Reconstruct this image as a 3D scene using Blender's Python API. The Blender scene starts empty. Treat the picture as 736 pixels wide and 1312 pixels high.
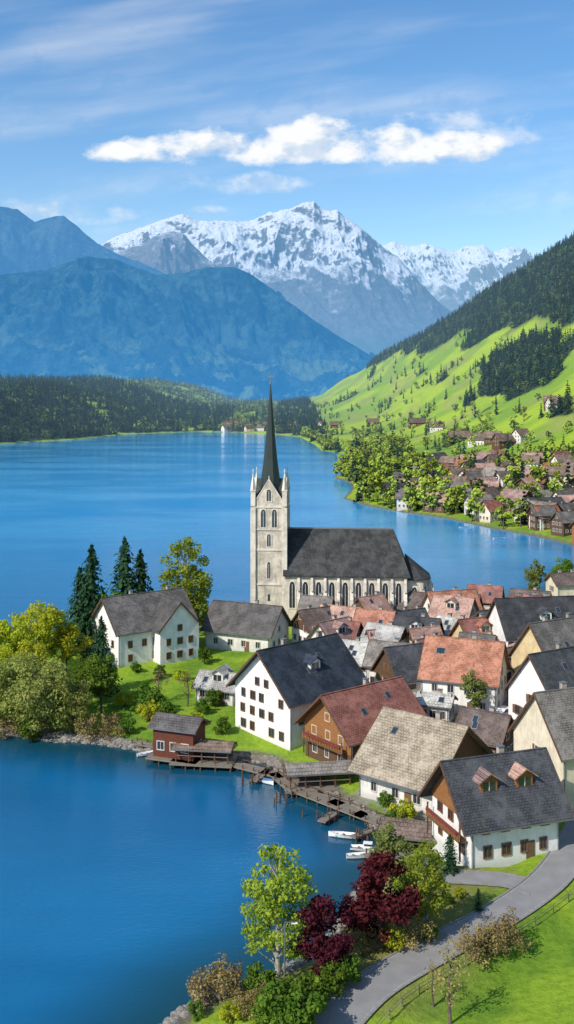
import bpy, math, random
import numpy as np
from mathutils import Vector, Matrix
random.seed(7); np.random.seed(7)
scene=bpy.context.scene
COL=scene.collection
# ---------------------------------------------------------------- survey
F=1300.; CX=368.; HY=510.; H=56.          # viewpoint height above the lake
def W0(x,y,z=0.0):
    Y=(H-z)*F/(y-HY); return ((x-CX)*Y/F, Y)
# ---------------------------------------------------------------- numpy noise
_rs=np.random.RandomState(3); _LAT=_rs.rand(256,256)
def vnoise(x,y):
    xi=np.floor(x).astype(int); yi=np.floor(y).astype(int)
    fx=x-xi; fy=y-yi; fx=fx*fx*(3-2*fx); fy=fy*fy*(3-2*fy)
    a=_LAT[xi&255,yi&255]; b=_LAT[(xi+1)&255,yi&255]; c=_LAT[xi&255,(yi+1)&255]; d=_LAT[(xi+1)&255,(yi+1)&255]
    return (a*(1-fx)+b*fx)*(1-fy)+(c*(1-fx)+d*fx)*fy
def fbm(x,y,o=4,g=0.5):
    s=0;a=1;t=0
    for i in range(o):
        s=s+a*vnoise(x*2**i+17.3*i,y*2**i+9.1*i); t+=a; a*=g
    return s/t
def ridged(x,y,o=5,g=0.5):
    s=0;a=1;t=0
    for i in range(o):
        n=1-np.abs(2*vnoise(x*2**i+31.7*i,y*2**i+5.3*i)-1); s=s+a*n*n; t+=a; a*=g
    return s/t
def sst(x,a,b):
    t=np.clip((x-a)/(b-a),0,1); return t*t*(3-2*t)
# ---------------------------------------------------------------- shoreline
shore_px=[(-700,580),(-300,575),(0,569),(60,565),(110,562),(165,556),(250,553),(300,554),(350,556),(385,560),(404,570),(412,577),
 (440,581),(446,592),(445,606),(426,612),(446,617),(452,626),(440,639),(470,648),(500,654),(570,664),(640,679),(690,688),(735,699),(775,716),
 (760,735),(735,748),(700,762),(620,776),(550,786),(450,784),(320,780),(250,786),(150,800),(0,815),(-120,830),(-200,860),(-150,905),(-60,930),
 (0,938),(60,948),(130,952),(190,962),(235,974),(300,974),(345,978),(375,1000),(425,1026),(470,1048),(492,1072),(500,1092),(500,1112),(470,1128),(452,1165),
 (430,1195),(395,1228),(330,1258),(258,1284),(215,1312),(150,1400)]
SP=[W0(*p) for p in shore_px]+[(-22,50),(-60,-100),(-200,-500),(9000,-500),(9000,9500),(-9000,9500),(-9000,1500)]
SP=np.array(SP)
def land_sd(X,Y):
    X=np.asarray(X,float);Y=np.asarray(Y,float)
    best=np.full(X.shape,1e18); ins=np.zeros(X.shape,bool); n=len(SP)
    for i in range(n):
        ax,ay=SP[i]; bx,by=SP[(i+1)%n]; dx,dy=bx-ax,by-ay
        t=np.clip(((X-ax)*dx+(Y-ay)*dy)/(dx*dx+dy*dy),0,1)
        best=np.minimum(best,(X-ax-t*dx)**2+(Y-ay-t*dy)**2)
        c=((ay>Y)!=(by>Y)); 
        if dy!=0: ins^= c&(X<(dx*(Y-ay)/dy+ax))
    d=np.sqrt(best); return np.where(ins,d,-d)
_s=np.arange(-300,1400,2.0)
_p=np.interp(_s,[0,60,128,180,245,345,450,600,900,1400],[0,2,11,33,80,170,272,380,470,520])
_p=np.convolve(np.pad(_p,20,mode='edge'),np.ones(41)/41,'valid')
def Xsh(Y): return np.interp(Y,[380,520,800,1120,1550,2500,3600],[113,60,45,32,0,-60,-60])
def cap(Y): return np.interp(Y,[0,1750,2000,2300,2700,3100,3500,4200],[420,345,270,185,124,98,46,20])
def rd(pts): 
    return np.array([(*W0(x,y,z),z) for x,y,z in pts])
ROADS=[(rd([(395,1350,3.0),(430,1310,3.0),(480,1262,3.0),(560,1215,3.1),(640,1172,3.2),(694,1135,3.3),(722,1104,3.4),(742,1070,3.6),(765,1020,3.8)]),4.0),
       (rd([(688,1139,3.27),(650,1128,3.2),(600,1124,3.1),(560,1122,3.0)]),3.0),
       (rd([(640,880,4.2),(672,910,4.1),(684,950,4.0),(700,1000,3.9),(765,1020,3.8)]),5.5),
       (rd([(672,910,4.1),(630,905,4.0),(600,935,3.8),(640,955,3.9),(684,950,4.0)]),4.5)]
def catmull(P,n=8):
    out=[];m=len(P)
    for i in range(m-1):
        p0=P[max(i-1,0)];p1=P[i];p2=P[i+1];p3=P[min(i+2,m-1)]
        for k in range(n):
            t=k/n; out.append(0.5*((2*p1)+(-p0+p2)*t+(2*p0-5*p1+4*p2-p3)*t*t+(-p0+3*p1-3*p2+p3)*t**3))
    out.append(P[-1]); return np.array(out)
ROADS=[(catmull(p),w) for p,w in ROADS]
def height(X,Y):
    X=np.asarray(X,float);Y=np.asarray(Y,float)
    D=land_sd(X,Y)
    z=np.interp(D,[-60,-8,0,1.5,4,15,60,200,1000],[-9,-2.2,0,.7,1.1,1.9,3.2,6,8])
    z=z+sst(D,2,12)*(fbm(X/14,Y/14,3)-.5)*0.9
    hill=np.interp(X-Xsh(Y),_s,_p)*sst(Y,330,620)
    hill=hill+sst(hill,5,60)*(fbm(X/160,Y/260,4)-.5)*34
    c=cap(Y)+(fbm(X/90,Y/90,3)-.5)*14
    k=12.; hill=-np.log(np.exp(-np.clip(hill,-50,600)/k)+np.exp(-c/k))*k
    hill=np.maximum(hill,0)
    z=z+hill*sst(D,0,40)
    lf=sst(-X,160,460)*sst(D,0,170)*sst(Y,900,1200)*62*(0.7+.6*fbm(X/180,Y/180,3))
    lf=lf+sst(D,0,500)*sst(Y,1500,2600)*22+sst(Y,2400,5200)*60*fbm(X/500,Y/500,3)
    z=z+lf
    # meadow knoll below the viewpoint
    nx,ny=.73,-.68
    d=(X-3.5)*nx+(Y-84)*ny
    near=sst(-Y,-175,-125)
    z=z+near*np.interp(d,[3,8,30,60,120],[0,.8,6,10,14])*sst(X,-2,10)
    for P,w in ROADS:
        m=(Y<260)
        best=np.full(X.shape,1e9); zr=np.zeros(X.shape)
        for i in range(0,len(P)-1,2):
            j=min(i+2,len(P)-1)
            ax,ay,az=P[i];bx,by,bz=P[j];dx,dy=bx-ax,by-ay
            t=np.clip(((X-ax)*dx+(Y-ay)*dy)/(dx*dx+dy*dy+1e-9),0,1)
            dd=np.hypot(X-ax-t*dx,Y-ay-t*dy); q=dd<best
            best=np.where(q,dd,best); zr=np.where(q,az+t*(bz-az),zr)
        k2=1-sst(best,w/2+1.0,w/2+5)
        z=np.where(m,z*(1-k2)+(zr-0.12)*k2,z)
    return z
_t=np.geomspace(55,7000,1400)
def hit(x,y):
    dx=(x-CX)/F; dz=-(y-HY)/F
    X=dx*_t; Z=H+dz*_t; h=np.maximum(height(X,_t),0)
    i=int(np.argmax(Z<h))
    if i==0: i=len(_t)-1
    a,b=_t[i-1],_t[i]
    ts=np.linspace(a,b,16); hh=np.maximum(height(dx*ts,ts),0); k=int(np.argmax(H+dz*ts<hh)); T=ts[k]
    return dx*T,T,float(hh[k])
def hz(X,Y): return float(height(np.array([X]),np.array([Y]))[0])
# ---------------------------------------------------------------- nodes
class NT:
    def __init__(s,nt): s.t=nt; s.n=nt.nodes; s.l=nt.links
    def add(s,typ,ins=None,**kw):
        nd=s.n.new(typ)
        for k,v in kw.items(): setattr(nd,k,v)
        if ins:
            for k,v in ins.items():
                sk=nd.inputs[k]
                if hasattr(v,'is_output'): s.l.new(v,sk)
                else: sk.default_value=v
        return nd
    def m(s,op,a,b=0.0,c=None,clamp=False):
        nd=s.n.new('ShaderNodeMath'); nd.operation=op; nd.use_clamp=clamp
        for i,v in enumerate([a,b,c]):
            if v is None: continue
            if hasattr(v,'is_output'): s.l.new(v,nd.inputs[i])
            else: nd.inputs[i].default_value=v
        return nd.outputs[0]
    def mix(s,f,a,b,bt='MIX'):
        nd=s.n.new('ShaderNodeMix'); nd.data_type='RGBA'; nd.blend_type=bt
        for i,v in ((0,f),(6,a),(7,b)):
            if hasattr(v,'is_output'): s.l.new(v,nd.inputs[i])
            else: nd.inputs[i].default_value=(v if i==0 else (*v,1) if len(v)==3 else v)
        return nd.outputs[2]
    def noise(s,vec,scale,detail=4,rough=.55):
        nd=s.add('ShaderNodeTexNoise',{'Scale':scale,'Detail':detail,'Roughness':rough})
        if vec is not None: s.l.new(vec,nd.inputs['Vector'])
        return nd.outputs['Fac']
    def ss(s,x,a,b):
        nd=s.add('ShaderNodeMapRange',{0:x,1:a,2:b,3:0.,4:1.},interpolation_type='SMOOTHSTEP'); return nd.outputs[0]
    def sc(s,vec,v3):
        return s.add('ShaderNodeVectorMath',{0:vec,1:v3},operation='MULTIPLY').outputs[0]
def haze_emission(T,shader,k=9500.,start=600.,col=(.30,.54,.82)):
    """aerial perspective painted into ground and far-leaf materials, growing with distance down the valley"""
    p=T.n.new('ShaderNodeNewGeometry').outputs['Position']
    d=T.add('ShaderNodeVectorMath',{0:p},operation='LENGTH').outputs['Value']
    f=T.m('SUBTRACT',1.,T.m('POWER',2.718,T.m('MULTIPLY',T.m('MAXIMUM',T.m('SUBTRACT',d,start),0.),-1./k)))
    em=T.add('ShaderNodeEmission',{'Color':(*col,1),'Strength':1.})  # haze is a blue glow put into the material, no air volume
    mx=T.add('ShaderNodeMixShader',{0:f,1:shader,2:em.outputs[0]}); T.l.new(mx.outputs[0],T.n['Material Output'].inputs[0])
def newmat(name,rough=.8,spec=.3):
    m=bpy.data.materials.new(name); m.use_nodes=True
    T=NT(m.node_tree); b=T.n['Principled BSDF']; b.inputs['Roughness'].default_value=rough
    b.inputs['Specular IOR Level'].default_value=spec
    return m,T,b
def objc(T): return T.n.new('ShaderNodeTexCoord').outputs['Object']
def bump(T,b,h,st=.4,d=.1):
    nd=T.add('ShaderNodeBump',{'Height':h,'Strength':st,'Distance':d}); T.l.new(nd.outputs[0],b.inputs['Normal'])
def plaster(name,c,dirt=.25):
    m,T,b=newmat(name,.9,.2); o=objc(T)
    n=T.noise(o,.6,5,.65); n2=T.noise(T.sc(o,(2.5,2.5,.25)),1.,3)
    c2=tuple(x*(1-dirt) for x in c)
    col=T.mix(T.m('MULTIPLY',T.ss(n,.35,.7),1.),c,c2)
    col=T.mix(T.m('MULTIPLY',T.ss(n2,.5,.75),.6),col,tuple(x*(1-dirt*1.5)*k for x,k in zip(c,(1,.96,.9))))
    z=T.add('ShaderNodeSeparateXYZ',{0:o}).outputs[2]
    col=T.mix(T.m('MULTIPLY',T.ss(T.m('ADD',z,T.m('MULTIPLY',n,1.2)),1.5,.4),.5),col,tuple(x*.5 for x in c))
    T.l.new(col,b.inputs['Base Color']); return m
def tiles(name,c,c2,row=.34):
    m,T,b=newmat(name,.75,.25); o=objc(T)
    sp=T.add('ShaderNodeSeparateXYZ',{0:o})
    v=T.add('ShaderNodeCombineXYZ',{0:sp.outputs[0],1:T.m('MULTIPLY',sp.outputs[2],1.45),2:0.})
    br=T.add('ShaderNodeTexBrick',{'Vector':v.outputs[0],'Color1':(*c,1),'Color2':(*c2,1),'Mortar':(*[x*.3 for x in c],1),'Scale':1.,'Mortar Size':.04,'Mortar Smooth':.3,'Brick Width':.45,'Row Height':row})
    rnd=T.n.new('ShaderNodeObjectInfo').outputs['Random']
    ov=T.add('ShaderNodeVectorMath',{0:o,1:T.add('ShaderNodeCombineXYZ',{0:T.m('MULTIPLY',rnd,90.),1:T.m('MULTIPLY',rnd,37.),2:0.}).outputs[0]},operation='ADD').outputs[0]
    n=T.noise(ov,.40,4,.62)
    col=T.mix(T.ss(n,.36,.66),br.outputs['Color'],tuple(x*1.45+.02 for x in c2),'MIX')
    col=T.mix(.6,br.outputs['Color'],col)
    n3=T.noise(T.sc(ov,(1.6,1.6,.5)),1.5,4,.65); col=T.mix(T.m('MULTIPLY',T.ss(n3,.47,.68),.62),col,tuple(x*.40+.008 for x in c))
    n4=T.noise(ov,.9,3,.6); col=T.mix(T.m('MULTIPLY',T.ss(n4,.58,.72),.35),col,(.11,.105,.05))
    col=T.add('ShaderNodeHueSaturation',{'Hue':T.m('ADD',.488,T.m('MULTIPLY',rnd,.026)),'Value':T.m('ADD',.70,T.m('MULTIPLY',rnd,.55)),'Saturation':T.m('ADD',.75,T.m('MULTIPLY',rnd,.3)),'Color':col}).outputs[0]
    T.l.new(col,b.inputs['Base Color']); bump(T,b,br.outputs['Fac'],-.6,.06); return m
def wood(name,c,horiz=True):
    m,T,b=newmat(name,.8,.2); o=objc(T)
    w=T.add('ShaderNodeTexWave',{'Vector':o,'Scale':1.6,'Distortion':.6,'Detail':2.},wave_type='BANDS',bands_direction='Z' if horiz else 'X')
    n=T.noise(T.sc(o,(1,1,4)),1.5,4)
    col=T.mix(w.outputs['Fac'],tuple(x*.45 for x in c),c); col=T.mix(T.ss(n,.35,.7),col,tuple(x*.6 for x in c))
    T.l.new(col,b.inputs['Base Color']); return m
def plain(name,c,rough=.6,var=.3,scale=3,metal=0):
    m,T,b=newmat(name,rough,.4); o=objc(T); n=T.noise(o,scale,4)
    T.l.new(T.mix(T.ss(n,.3,.7),c,tuple(x*(1-var) for x in c)),b.inputs['Base Color']); b.inputs['Metallic'].default_value=metal; return m
def leafmat(name,ca,cb,trans=.35,far=False):
    m=bpy.data.materials.new(name); m.use_nodes=True; T=NT(m.node_tree)
    for n in list(T.n): 
        if n.type=='BSDF_PRINCIPLED': T.n.remove(n)
    g=T.n.new('ShaderNodeNewGeometry').outputs['Random Per Island']
    rnd=T.n.new('ShaderNodeObjectInfo').outputs['Random']
    if far: f=T.m('ADD',T.m('MULTIPLY',g,.5),T.m('MULTIPLY',rnd,.5))
    else:
        n=T.noise(objc(T),.55,2); f=T.m('ADD',T.m('MULTIPLY',g,.45),T.m('MULTIPLY',T.ss(n,.3,.7),.55))
    col=T.mix(f,ca,cb); hs=T.add('ShaderNodeHueSaturation',{'Hue':T.m('ADD',.485,T.m('MULTIPLY',rnd,.03)),'Value':T.m('ADD',.8,T.m('MULTIPLY',rnd,.4)),'Color':col})
    d=T.add('ShaderNodeBsdfDiffuse',{'Color':hs.outputs[0]}); out=d.outputs[0]
    if not far:
        tr=T.add('ShaderNodeBsdfTranslucent',{'Color':hs.outputs[0]})
        out=T.add('ShaderNodeMixShader',{0:trans,1:out,2:tr.outputs[0]}).outputs[0]
    T.l.new(out,T.n['Material Output'].inputs[0])
    if far: haze_emission(T,out)
    return m
M={}
M['white']=plaster('white_plaster',(.80,.78,.74),.17); M['cream']=plaster('cream_plaster',(.70,.61,.46),.24)
M['offw']=plaster('offwhite_plaster',(.70,.67,.62),.28); M['yellow']=plaster('yellow_plaster',(.64,.50,.28),.25)
M['stone']=plaster('church_stone',(.64,.57,.47),.40); M['stone_l']=plaster('church_trim_stone',(.70,.64,.55),.3)
M['redwood']=wood('red_boards',(.17,.055,.035)); M['wood']=wood('chalet_timber',(.38,.17,.06)); M['woodd']=wood('dark_timber',(.16,.09,.055)); M['deck']=wood('grey_deck_boards',(.27,.235,.19),False)
M['r_dark']=tiles('dark_slate_roof',(.036,.039,.046),(.056,.058,.064)); M['r_navy']=tiles('navy_slate_roof',(.014,.024,.038),(.023,.035,.052))
M['r_grey']=tiles('grey_tile_roof',(.14,.125,.11),(.20,.175,.155)); M['r_tan']=tiles('tan_tile_roof',(.20,.155,.115),(.27,.22,.17),.4)
M['r_ash']=tiles('ash_tile_roof',(.075,.068,.065),(.11,.10,.094))
M['r_red']=tiles('red_tile_roof',(.25,.085,.06),(.33,.135,.095)); M['r_rust']=tiles('rust_tile_roof',(.20,.06,.04),(.27,.09,.06))
M['r_pink']=tiles('faded_red_roof',(.28,.15,.125),(.35,.21,.175)); M['r_brown']=tiles('brown_tile_roof',(.12,.082,.065),(.18,.125,.098))
M['r_silver']=tiles('weathered_light_roof',(.30,.29,.27),(.38,.37,.34))
M['r_church']=tiles('church_slate',(.018,.023,.026),(.042,.041,.040),.3)
M['frame']=plain('window_frame',(.55,.5,.44),.6,.1); M['framew']=plain('wood_window_frame',(.22,.10,.05),.6,.3)
M['shut']=plain('shutter_paint',(.16,.09,.05),.6,.2)
mg,T,b=newmat('window_glass',.08,.8); b.inputs['Base Color'].default_value=(.025,.035,.045,1); M['glass']=mg
M['metal']=plain('grey_metal',(.25,.26,.27),.4,.2,3,.6); M['chim']=plaster('chimney_render',(.42,.36,.3),.4)
M['boatw']=plain('boat_white',(.75,.76,.76),.3,.08); M['boatb']=plain('boat_blue_cover',(.06,.14,.28),.6,.2)
M['bark']=plain('bark',(.14,.11,.085),.9,.5,2); M['barkw']=plain('pale_bark',(.45,.42,.37),.9,.5,3)
M['carpaint']=plain('car_paint',(.5,.5,.52),.25,.05); M['carred']=plain('car_paint_red',(.35,.04,.03),.25,.05); M['rubber']=plain('rubber',(.02,.02,.02),.8,.1)
M['quay']=plaster('quay_stone',(.27,.24,.2),.5); M['rock']=plain('shore_rock',(.26,.24,.21),.9,.5,1.5)
M['l_yel']=leafmat('yellow_green_leaves',(.28,.32,.02),(.56,.55,.05),.42); M['l_bir']=leafmat('birch_leaves',(.15,.23,.025),(.38,.44,.06),.42)
M['l_grn']=leafmat('green_leaves',(.06,.13,.015),(.18,.28,.04)); M['l_wil']=leafmat('willow_leaves',(.20,.25,.05),(.40,.42,.12),.4)
M['l_con']=leafmat('spruce_needles',(.012,.036,.018),(.040,.085,.036),.1); M['l_red']=leafmat('copper_leaves',(.035,.008,.014),(.13,.025,.035),.25)
M['l_brn']=leafmat('budding_twigs',(.20,.15,.06),(.34,.27,.11),.2); M['l_pnk']=leafmat('pink_blossom',(.4,.15,.16),(.6,.35,.35))
M['l_far']=leafmat('far_spring_leaves',(.14,.21,.025),(.38,.44,.07),.35,True); M['l_cfar']=leafmat('far_spruce_needles',(.011,.032,.024),(.030,.060,.036),.1,True)
M['l_ofar']=leafmat('far_olive_leaves',(.045,.085,.028),(.13,.17,.05),.3,True)
M['l_ol']=leafmat('olive_leaves',(.10,.13,.035),(.24,.26,.07))
M['flowers']=plain('balcony_flowers',(.30,.05,.05),.9,.8,9)
# ---------------------------------------------------------------- mesh builder
class MB:
    def __init__(s): s.v=[];s.f=[];s.mi=[];s.ms=[]
    def mt(s,k):
        m=M[k]
        if m not in s.ms: s.ms.append(m)
        return s.ms.index(m)
    def face(s,pts,k):
        n=len(s.v); s.v+= [tuple(p) for p in pts]; s.f.append(tuple(range(n,n+len(pts)))); s.mi.append(s.mt(k))
    def box(s,a,b,k,Mx=None):
        x0,y0,z0=a;x1,y1,z1=b
        P=[(x0,y0,z0),(x1,y0,z0),(x1,y1,z0),(x0,y1,z0),(x0,y0,z1),(x1,y0,z1),(x1,y1,z1),(x0,y1,z1)]
        if Mx is not None: P=[tuple(Mx@Vector(p)) for p in P]
        n=len(s.v); s.v+=P; m=s.mt(k)
        for q in ((0,3,2,1),(4,5,6,7),(0,1,5,4),(1,2,6,5),(2,3,7,6),(3,0,4,7)):
            s.f.append(tuple(n+i for i in q)); s.mi.append(m)
    def prism(s,poly,d,k):
        n=len(poly); b=len(s.v); s.v+=[tuple(p) for p in poly]+[tuple(p[i]+d[i] for i in range(3)) for p in poly]; m=s.mt(k)
        s.f.append(tuple(b+i for i in range(n))); s.f.append(tuple(b+n+i for i in reversed(range(n)))); s.mi+=[m,m]
        for i in range(n):
            j=(i+1)%n; s.f.append((b+i,b+n+i,b+n+j,b+j)); s.mi.append(m)
    def cone(s,p,q,r0,r1,k,n=8):
        p=Vector(p);q=Vector(q);d=(q-p).normalized(); u=d.orthogonal().normalized(); w=d.cross(u); b=len(s.v); m=s.mt(k)
        for c,r in ((p,r0),(q,r1)):
            for i in range(n):
                a=2*math.pi*(i+.5)/n; s.v.append(tuple(c+(u*math.cos(a)+w*math.sin(a))*r))
        for i in range(n):
            j=(i+1)%n; s.f.append((b+i,b+j,b+n+j,b+n+i)); s.mi.append(m)
        s.f.append(tuple(b+n+i for i in range(n))); s.mi.append(m)
    def obj(s,name,parent=None,loc=(0,0,0),rot=0):
        me=bpy.data.meshes.new(name); me.from_pydata(s.v,[],s.f)
        for m in s.ms: me.materials.append(m)
        me.polygons.foreach_set('material_index',s.mi); me.update()
        import bmesh
        bm=bmesh.new(); bm.from_mesh(me); bmesh.ops.recalc_face_normals(bm,faces=bm.faces); bm.to_mesh(me); bm.free()
        o=bpy.data.objects.new(name,me); COL.objects.link(o); o.location=loc; o.rotation_euler=(0,0,rot)
        if parent: o.parent=parent
        return o
def empty(name,loc,rot=0):
    e=bpy.data.objects.new(name,None); COL.objects.link(e); e.location=loc; e.rotation_euler=(0,0,rot); return e
# ---------------------------------------------------------------- house
def windows(mb,wall,L,W,h,rows,cols,fr='frame',shut=False,ww=.95,wh=1.2,z0=1.0,span=.86,gable=0,storey=2.7,skip=.08):
    ang=[0,math.pi/2,math.pi,-math.pi/2][wall]; half=(W/2 if wall in(0,2) else L/2); wid=(L if wall in(0,2) else W)
    R=Matrix.Rotation(ang,4,'Z')
    def win(cx,z,ww=ww,wh=wh):
        y=-half
        mb.box((cx-ww/2,y-.02,z),(cx+ww/2,y+.05,z+wh),'glass',R)
        t=.12
        mb.box((cx-ww/2-t,y-.10,z-t),(cx-ww/2,y+.04,z+wh+t),fr,R); mb.box((cx+ww/2,y-.10,z-t),(cx+ww/2+t,y+.04,z+wh+t),fr,R)
        mb.box((cx-ww/2,y-.10,z+wh),(cx+ww/2,y+.04,z+wh+t),fr,R); mb.box((cx-ww/2,y-.14,z-t),(cx+ww/2,y+.04,z),fr,R)
        mb.box((cx-.03,y-.06,z),(cx+.03,y-.022,z+wh),fr,R)
        if shut:
            for sg in (-1,1):
                a=cx+sg*(ww/2+t+.02); bb=a+sg*.45; mb.box((min(a,bb),y-.09,z-.05),(max(a,bb),y+.03,z+wh+.05),'shut',R)
    for r in range(rows):
        for c in range(cols):
            if random.random()<skip: continue
            cx=(-.5+(c+.5)/cols)*wid*span+random.uniform(-.15,.15); win(cx,z0+r*storey,ww*random.choice((.85,1,1,1.15)),wh)
    if gable: 
        for g in range(gable): win((g-(gable-1)/2)*2.2,z0+rows*storey+.0,.9,1.1)
def gableroof(mb,L,W,h,rise,k,oe=.8,og=.8,t=.22,fascia='woodd'):
    sl=rise/(W/2); ye=W/2+oe; ze=h-oe*sl
    for s in(-1,1):
        poly=[(-L/2-og,s*ye,ze),(-L/2-og,0,h+rise),(L/2+og,0,h+rise),(L/2+og,s*ye,ze)]
        mb.prism(poly,(0,0,t),k)
        for sx in(-1,1):
            x=sx*(L/2+og); mb.prism([(x,s*ye,ze-.16),(x,s*.02,h+rise-.16),(x,s*.02,h+rise+t+.03),(x,s*ye,ze+t+.03)],(sx*.08,0,0),fascia)
        mb.box((-L/2-og,min(s*ye,s*(ye+.1)),ze-.02),(L/2+og,max(s*ye,s*(ye+.1)),ze+.14),'metal')
    mb.box((-L/2-og,-.14,h+rise+t-.05),(L/2+og,.14,h+rise+t+.07),k)
def skylights(mb,L,W,h,rise,n,t=.22):
    sl=rise/(W/2); a=math.atan(sl)
    for i in range(n):
        x=random.uniform(-.38,.38)*L; y=-W*random.choice((.18,.30)); z=h+(W/2+y)*sl+t
        Mx=Matrix.Translation((x,y,z))@Matrix.Rotation(a,4,'X')
        mb.box((-.45,-.6,-.05),(.45,.6,.07),'metal',Mx); mb.box((-.36,-.5,.071),(.36,.5,.09),'glass',Mx)
def wallsmesh(mb,L,W,h,rise,k,gk=None,upper=None):
    mb.box((-L/2,-W/2,-2.5),(L/2,W/2,h),k)
    for s in(-1,1):
        x=s*L/2
        mb.prism([(x,-W/2,h+.003),(x,W/2,h+.003),(x,0,h+rise)],(-s*.3,0,0),gk or k)
        if gk: 
            mb.prism([(x+s*.06,-W/2-.02,h-.6),(x+s*.06,W/2+.02,h-.6),(x+s*.06,W/2+.02,h),(x+s*.06,0,h+rise-.05),(x+s*.06,-W/2-.02,h)],(-s*.05,0,0),gk)
    if upper:
        e=.08; mb.box((-L/2-e,-W/2-e,upper),(L/2+e,W/2+e,h-.02),'wood')
    for sx in (-1,1): mb.cone((sx*(L/2-.15),-W/2-.1,-.3),(sx*(L/2-.15),-W/2-.1,h-.2),.06,.06,'metal',6)
def house(name,px,L,W,h,rise,deg,wall='white',roof='r_grey',z=None,gk=None,upper=None,fr='frame',shut=False,rows=2,cols=(4,3),
          balc=None,chim=1,dorm=0,wing=None,oe=.8,og=.8,corner=True,gwin=1,dormk=None,world=None,lowd=False,skip=.08,storey=2.7,sky=0):
    th=math.radians(deg)
    if world: X,Y=world; Z=hz(X,Y)
    elif z is not None: X,Y=W0(px[0],px[1],z); Z=z
    else: X,Y,Z=hit(*px)
    if corner:
        lx=(-L/2 if deg>=0 else L/2); ly=-W/2
        X-=lx*math.cos(th)-ly*math.sin(th); Y-=lx*math.sin(th)+ly*math.cos(th)
        if z is None: Z=max(Z,hz(X,Y)-.5)
    e=empty(name,(X,Y,Z),th)
    mb=MB(); wallsmesh(mb,L,W,h,rise,wall,gk,upper); mb.obj('walls',e)
    mb=MB(); gableroof(mb,L,W,h,rise,roof,oe,og); mb.obj('roof',e)
    if sky: mb=MB(); skylights(mb,L,W,h,rise,sky); mb.obj('roof_windows',e)
    mb=MB()
    for wi in (0,1,3):
        n=cols[0] if wi in(0,2) else cols[1]
        windows(mb,wi,L,W,h,rows,n,fr,shut,gable=(gwin if wi in(1,3) else 0),skip=skip,storey=storey)
    mb.box((L*.12,-W/2-.07,0),(L*.12+1.1,-W/2+.03,2.1),'shut')
    mb.obj('windows_and_door',e)
    if chim:
        mb=MB()
        for c in range(chim):
            x=(c-(chim-1)/2)*L*.5+L*.12; y=W*.1; zt=h+rise+.7
            mb.box((x-.35,y-.3,h+rise*.5),(x+.35,y+.3,zt),'chim'); mb.box((x-.43,y-.38,zt+.002),(x+.43,y+.38,zt+.14),'metal')
        mb.obj('chimney',e)
    if dorm:
        sl=rise/(W/2)
        for c in range(dorm):
            x=((c+.5)/dorm-.5)*L*.82; y=-W*.30; zb=h+(W/2+y)*sl
            mb=MB(); w=1.1; hh=1.5
            mb.box((-w,0,-1.2),(w,2.6,hh),'wood' if dormk else wall); mb.box((-w*.7,-.04,.25),(w*.7,0.02,hh-.25),'glass'); mb.box((-.05,-.08,.25),(.05,0,hh-.25),'frame')
            rk=dormk or roof
            for s in(-1,1):
                mb.prism([(s*(w+.45),-.5,hh-.25),(0,-.5,hh+.75),(0,3.4,hh+.75),(s*(w+.45),3.4,hh-.25)],(0,0,.16),rk)
            mb.prism([(-w,0.02,hh+.001),(w,0.02,hh+.001),(0,0.02,hh+.72)],(0,.2,0),'wood' if dormk else wall)
            mb.obj('dormer',e,(x,y,zb))
    if balc:
        for wi,zb in balc:
            ang=[0,math.pi/2,math.pi,-math.pi/2][wi]; half=(W/2 if wi in(0,2) else L/2); wid=(L if wi in(0,2) else W)*.86
            R=Matrix.Rotation(ang,4,'Z'); mb=MB()
            mb.box((-wid/2,-half-1.15,zb-.15),(wid/2,-half-.1,zb),'woodd',R)
            mb.box((-wid/2,-half-1.2,zb+.95),(wid/2,-half-1.08,zb+1.05),'woodd',R)
            n=int(wid/.35)
            for i in range(n+1):
                x=-wid/2+wid*i/n; mb.box((x-.1,-half-1.16,zb),(x+.1,-half-1.12,zb+.95),'wood',R)
            for x in(-wid/2+.1,wid/2-.1): mb.box((x-.08,-half-1.1,zb-2.2),(x+.08,-half-.95,zb+1.6),'woodd',R)
            mb.box((-wid/2+.3,-half-1.42,zb+.75),(wid/2-.3,-half-1.21,zb+.98),'flowers',R)
            mb.obj('balcony',e)
    if wing:
        wx,wL,wW,wh,wr=wing
        off=-(W/2+wL/2-3.5)
        mb=MB(); mb.box((-wL/2,-wW/2,-2.5),(wL/2,wW/2,wh),wall)
        mb.prism([(wL/2,-wW/2,wh+.003),(wL/2,wW/2,wh+.003),(wL/2,0,wh+wr)],(-.3,0,0),wall)
        windows(mb,1,wL,wW,wh,2,3,fr,shut,gable=1,skip=0); windows(mb,0,wL,wW,wh,2,1,fr,skip=0)
        mb.obj('cross_wing',e,(wx,off,0.01),-math.pi/2)
        mb=MB()
        gableroof(mb,wL+W*.3,wW,wh,wr,roof,.6,.5); mb.obj('cross_wing_roof',e,(wx,off+W*.15,0.012),-math.pi/2)
    return e
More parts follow.
